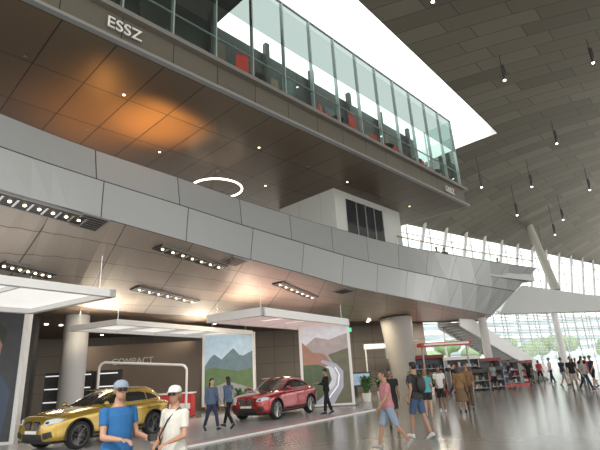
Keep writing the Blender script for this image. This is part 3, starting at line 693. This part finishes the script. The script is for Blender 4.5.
    for e in(-1,1):
        if glasses: out.ell(H_((e*.033,.088,.012)),(.028,.012,.02),EYED,R=Rh,nu=10,nv=6); out.tube([H_((e*.055,.08,.015)),H_((e*.078,.0,.015))],.003,EYED,5)
        else:
            out.ell(H_((e*.030,.081,.012)),(.014,.008,.008),EYEW,R=Rh,nu=10,nv=6); out.ell(H_((e*.030,.087,.012)),(.006,.004,.006),EYED,R=Rh,nu=8,nv=5)
            out.tube([H_((e*.015,.088,.032)),H_((e*.045,.080,.032))],.004,hairm,5)
        out.ell(H_((e*.076,-.005,.0)),(.010,.018,.030),sk,R=Rh,nu=8,nv=6)
    out.loft([[H_((x*wd,y,z)) for x,y,z in((-1,.078,zz),(0,.078+ht,zz),(1,.078,zz),(0,.07,zz))] for zz,wd,ht in((.025,.007,.010),(.0,.010,.022),(-.018,.016,.030),(-.026,.010,.012))],sk)
    out.ell(H_((0,.081,-.052)),(.022,.009,.007),LIP,R=Rh,nu=10,nv=5)
    hm=MB(); hm.ell(H_((0,-.024,.034)),(.083,.094,.100),hairm,R=Rh,nu=18,nv=12)
    hm.ell(H_((0,.035,.088)),(.058,.048,.036),hairm,R=Rh,nu=12,nv=8)
    if hairlen: hm.loft([[H_(p) for p in ering(V((0,yy,zz)),a_,b_,12)] for zz,yy,a_,b_ in((.05,-.04,.08,.07),(-.04,-.05,.085,.06),(-.04-hairlen*.6,-.065,.08,.045),(-.04-hairlen,-.06,.05,.025))],hairm)
    vs,fs=remesh(hm,.012,2); out.add(vs,fs,hairm)
    if hat:
        hm2=mat('hat_'+hat[0],hat[1],.8)
        rr=[[H_(p) for p in ering(V((0,-.01,zz)),a_,b_,18)] for zz,a_,b_ in((.045,.090,.106),(.075,.089,.104),(.105,.075,.088),(.128,.045,.052),(.134,.01,.01))]; out.loft(rr,hm2)
        tq=[math.pi*k/12 for k in range(13)]
        a1=[H_((.088*math.cos(t),-.01+.102*math.sin(t),.050)) for t in tq]; a2=[H_((.080*math.cos(t),.02+.16*math.sin(t),.038)) for t in tq]
        for q in (0,.006): out.add([x+V((0,0,q)) for x in a1+a2],[(i,i+1,13+i+1,13+i) for i in range(12)],hm2)
    if bag:
        bmm=mat('bag_'+bag[0],bag[1],.6)
        if bag[2]=='back':
            bb=MB(); bb.ell(up((0,-.20,1.22)),(.15,.09,.21),bmm,R=Rl); vs,fs=remesh(bb,.02,1); out.add(vs,fs,bmm)
            for e in(-1,1): out.tube([up((e*.11,-.16,1.38)),up((e*.12,-.06,1.465)),up((e*.12,.10,1.42)),up((e*.13,.145,1.28)),up((e*.15,.05,1.12)),up((e*.13,-.15,1.08))],.016,bmm,6)
        else:
            e=1 if bag[2]=='right' else -1
            out.tube([up((-e*.10,0.02,1.47)),up((-.02*e,.15,1.33)),up((e*.12,.15,1.12)),up((e*.21,.03,.95))],.011,bmm,6)
            out.tube([up((-e*.10,0.0,1.47)),up((-.02*e,-.15,1.33)),up((e*.12,-.14,1.12)),up((e*.21,-.03,.95))],.011,bmm,6)
            out.box(up((e*.24,0,.86)),(.1,.26,.22),bmm)
    if hold:
        sd,sh,el2,wr2,df=AR[hold[0]]; out.box(wr2+df*.10+V((0,0,.02)),hold[1],mat('held_'+hold[2],hold[3],.4))
    out.xform(Matrix.Scale(s,4))
    f=V((face[0],face[1],0)).normalized(); yaw=math.atan2(f.y,f.x)-math.pi/2
    return out.obj(name,55,None,(pos[0],pos[1],z0),yaw)
DK=('black',(.02,.02,.022)); NV=('navy',(.03,.04,.08)); DEN=('denim',(.10,.14,.22)); JN=('jeans_dark',(.04,.05,.09)); WH=('white',(.65,.65,.63)); GY=('grey',(.25,.26,.28))
stand=((.03,.05),(-.03,.03)); walk=((.42,.12),(-.30,.28)); walk2=((-.28,.3),(.4,.1)); step=((.2,.1),(-.18,.15))
person('man',(-2.35,6.05),(.8,-.6),1.74,step,((.1,.2,1.3,.1),(.25,.15,1.2,.5)),('royal_blue',(.025,.11,.27)),('khaki',(.30,.26,.2)),.55,1.0,('brown',(.1,.06,.04)),1,(.25,.22,.2),0,('blue_grey',(.20,.25,.31)),False,1.12,0,-.3,0,.010,None,False,True,(0,(.10,.06,.07),'camera',(.02,.02,.02)))
person('woman',(-1.76,6.4),(-.45,-.85),1.64,step,((.15,.15,1.2,.3),(.1,.12,.9,.3)),('off_white',(.50,.49,.45)),('sand',(.4,.36,.3)),.65,1.9,('tan',(.3,.2,.12)),1,(.18,.1,.05),.06,('white',(.58,.58,.56)),True,1.08,0,.3,0,.010,('dark',(.03,.03,.035),'right'),False,True)
person('woman',(-3.3,16.5),(.5,-.6),1.66,walk,((.2,.12,.5,.1),(-.2,.12,.3,0)),DEN,JN,1.8,1.95,('dark',(.03,.03,.03)),0,(.012,.01,.01),.22,None,True,1,0,0,0,.016,('brown',(.12,.06,.03),'left'),jacket=True,z0=.05)
person('woman',(-2.85,17.1),(-.7,.5),1.68,walk2,((-.3,.12,.3,0),(.3,.12,.5,0)),DEN,DK,1.8,1.95,('dark',(.03,.03,.03)),0,(.03,.018,.012),.2,None,True,1,0,0,0,.016,('cream',(.5,.45,.4),'right'),jacket=True,z0=.05)
person('man',(.7,20.2),(-.9,-.2),1.76,step,((.5,.1,1.3,.3),(.5,.1,1.2,.3)),DK,DK,1.8,1.95,('black2',(.02,.02,.02)),1,(.012,.01,.01),0,None,False,1,0,0,-.3,z0=.05)
person('man',(1.78,11.4),(-.95,-.15),1.72,((-.36,.32),(.36,.1)),((.35,.1,.5,0),(-.3,.1,.35,0)),('salmon_pink',(.46,.20,.22)),('light_blue_short',(.24,.31,.40)),.6,.95,('grey',(.3,.3,.3)),1,(.05,.04,.035),0,None,False,1.1,.06,0,0,.013)
person('man',(2.42,14.6),(-.1,-1),1.68,step,((.1,.12,.3,0),(-.1,.12,.3,0)),DK,('black_short',(.03,.03,.03)),.55,.8,('dark',(.03,.03,.03)),2,(.012,.01,.01),0,None,False,1)
person('man',(2.72,12.6),(-.6,.75),1.82,((.26,.1),(-.2,.2)),((-.2,.2,.5,0),(.3,.2,.8,.3)),('charcoal',(.045,.045,.05)),('jean_short',(.06,.10,.18)),.55,.85,('white_sneaker',(.6,.6,.6)),1,(.015,.012,.01),0,None,False,1.05,0,0,0,.014,('black',(.02,.02,.02),'back'))
person('woman',(4.2,17.6),(.3,1),1.62,stand,((.0,.12,.3,0),(.1,.12,.6,.2)),('aqua',(.10,.34,.38)),('black_short',(.03,.03,.03)),.5,.7,('grey',(.3,.3,.3)),0,(.2,.13,.06),.12,None,True)
person('woman',(5.1,19.1),(-.3,-1),1.68,step,((.1,.12,.4,.2),(.1,.12,1.0,.4)),WH,('black_short',(.03,.03,.03)),.6,.9,('white_sneaker',(.6,.6,.6)),2,(.012,.01,.01),.1,None,True,1)
person('woman',(5.75,18.7),(.2,1),1.66,stand,((.1,.12,.3,0),(.1,.12,.3,0)),('camel',(.24,.15,.07)),('olive_brown',(.16,.11,.06)),1.5,1.9,('dark',(.03,.03,.03)),1,(.05,.03,.02),.2,None,True,1,0,0,0,.016,('brown',(.12,.06,.03),'right'),True)
person('man',(6.25,19.3),(-.4,-1),1.72,step,((.1,.12,.3,0),(.2,.12,.9,.3)),('rust',(.22,.12,.06)),('brown',(.12,.08,.05)),1.4,1.9,('dark',(.03,.03,.03)),1,(.03,.02,.015))
far=[((17.4,35.0),('white',(.65,.65,.63)),JN,False,(-1,.1)),((15.9,30.5),NV,GY,False,(1,.2)),((14.0,25.9),DK,('beige_short',(.4,.35,.3)),False,(-.5,-1)),((14.7,26.1),GY,NV,True,(.4,-1)),((16.4,28.2),NV,DK,False,(-1,0)),((17.8,37.5),('red_shirt',(.4,.05,.05)),DK,True,(0,-1)),((18.6,33.0),DK,JN,False,(.5,1)),((17.2,31.6),('light',(.5,.5,.55)),NV,True,(-.3,1)),
 ((11.6,30.6),GY,DK,True,(.3,-1)),((8.2,27.5),DK,NV,False,(1,-.3)),((12.9,31.2),NV,JN,False,(-1,0)),((21.5,39.0),WH,DK,True,(.5,-1)),((22.6,40.0),DK,GY,False,(-.5,-1)),((19.8,34.6),('red_shirt',(.4,.05,.05)),JN,False,(1,-1)),((15.2,33.6),DK,DK,True,(-1,-1))]
for i,(p,t_,b_,fm,fc) in enumerate(far):
    person('woman' if fm else 'man',p,fc,1.66 if fm else 1.76,walk if i%2 else step,((.2,.12,.4,0),(-.1,.12,.5,0)),t_,b_,.6,.9 if i%3 else 1.95,('dark',(.03,.03,.03)),i%3,(.03,.02,.015),.12 if fm else 0,None,fm,1,0,0,0,.02)
person('man',(9.9,31.1),(.3,-1),1.75,stand,((.3,.2,1.2,.3),(.3,.2,1.2,.3)),DK,JN,1.8,1.95,('dark',(.03,.03,.03)),1,(.03,.02,.015),z0=7.7,vox=.02)
person('man',(9.3,30.9),(.3,-1),1.78,stand,((.3,.2,1.2,.3),(.3,.2,1.2,.3)),('orange',(.45,.2,.08)),JN,1.8,1.95,('dark',(.03,.03,.03)),1,(.03,.02,.015),z0=7.7,vox=.02)
person('woman',(15.2,35.2),(.3,-1),1.7,stand,((.3,.2,1.0,.3),(.3,.2,1.0,.3)),DK,JN,1.8,1.95,('dark',(.03,.03,.03)),1,(.03,.02,.015),.1,None,True,z0=7.7,vox=.02)
# ---------------------------------------------------------------- world, camera
wd=bpy.data.worlds.new('World'); scene.world=wd; wd.use_nodes=True
bg=wd.node_tree.nodes['Background']; bg.inputs[0].default_value=(1,.985,.95,1); bg.inputs[1].default_value=2.4
l=bpy.data.lights.new('sun','SUN'); l.energy=3.0; l.angle=.05; l.color=(1,.95,.88); o=bpy.data.objects.new('sun',l); COL.objects.link(o); o.rotation_euler=(math.radians(35),math.radians(20),math.radians(-30))
r=math.radians(3.2);th=math.atan(147/460)
Fw=V((0,math.cos(th),math.sin(th)));Rt=V((1,0,0));Up=V((0,-math.sin(th),math.cos(th)))
rc=Rt*math.cos(r)-Up*math.sin(r); uc=Rt*math.sin(r)+Up*math.cos(r)
cam=bpy.data.cameras.new('camera'); cam.sensor_width=36; cam.lens=27.6; cam.clip_end=1000
co=bpy.data.objects.new('camera',cam); COL.objects.link(co)
m=Matrix((rc,uc,-Fw)).transposed().to_4x4(); m.translation=V((0,0,1.75)); co.matrix_world=m
scene.camera=co
scene.view_settings.view_transform='Standard'
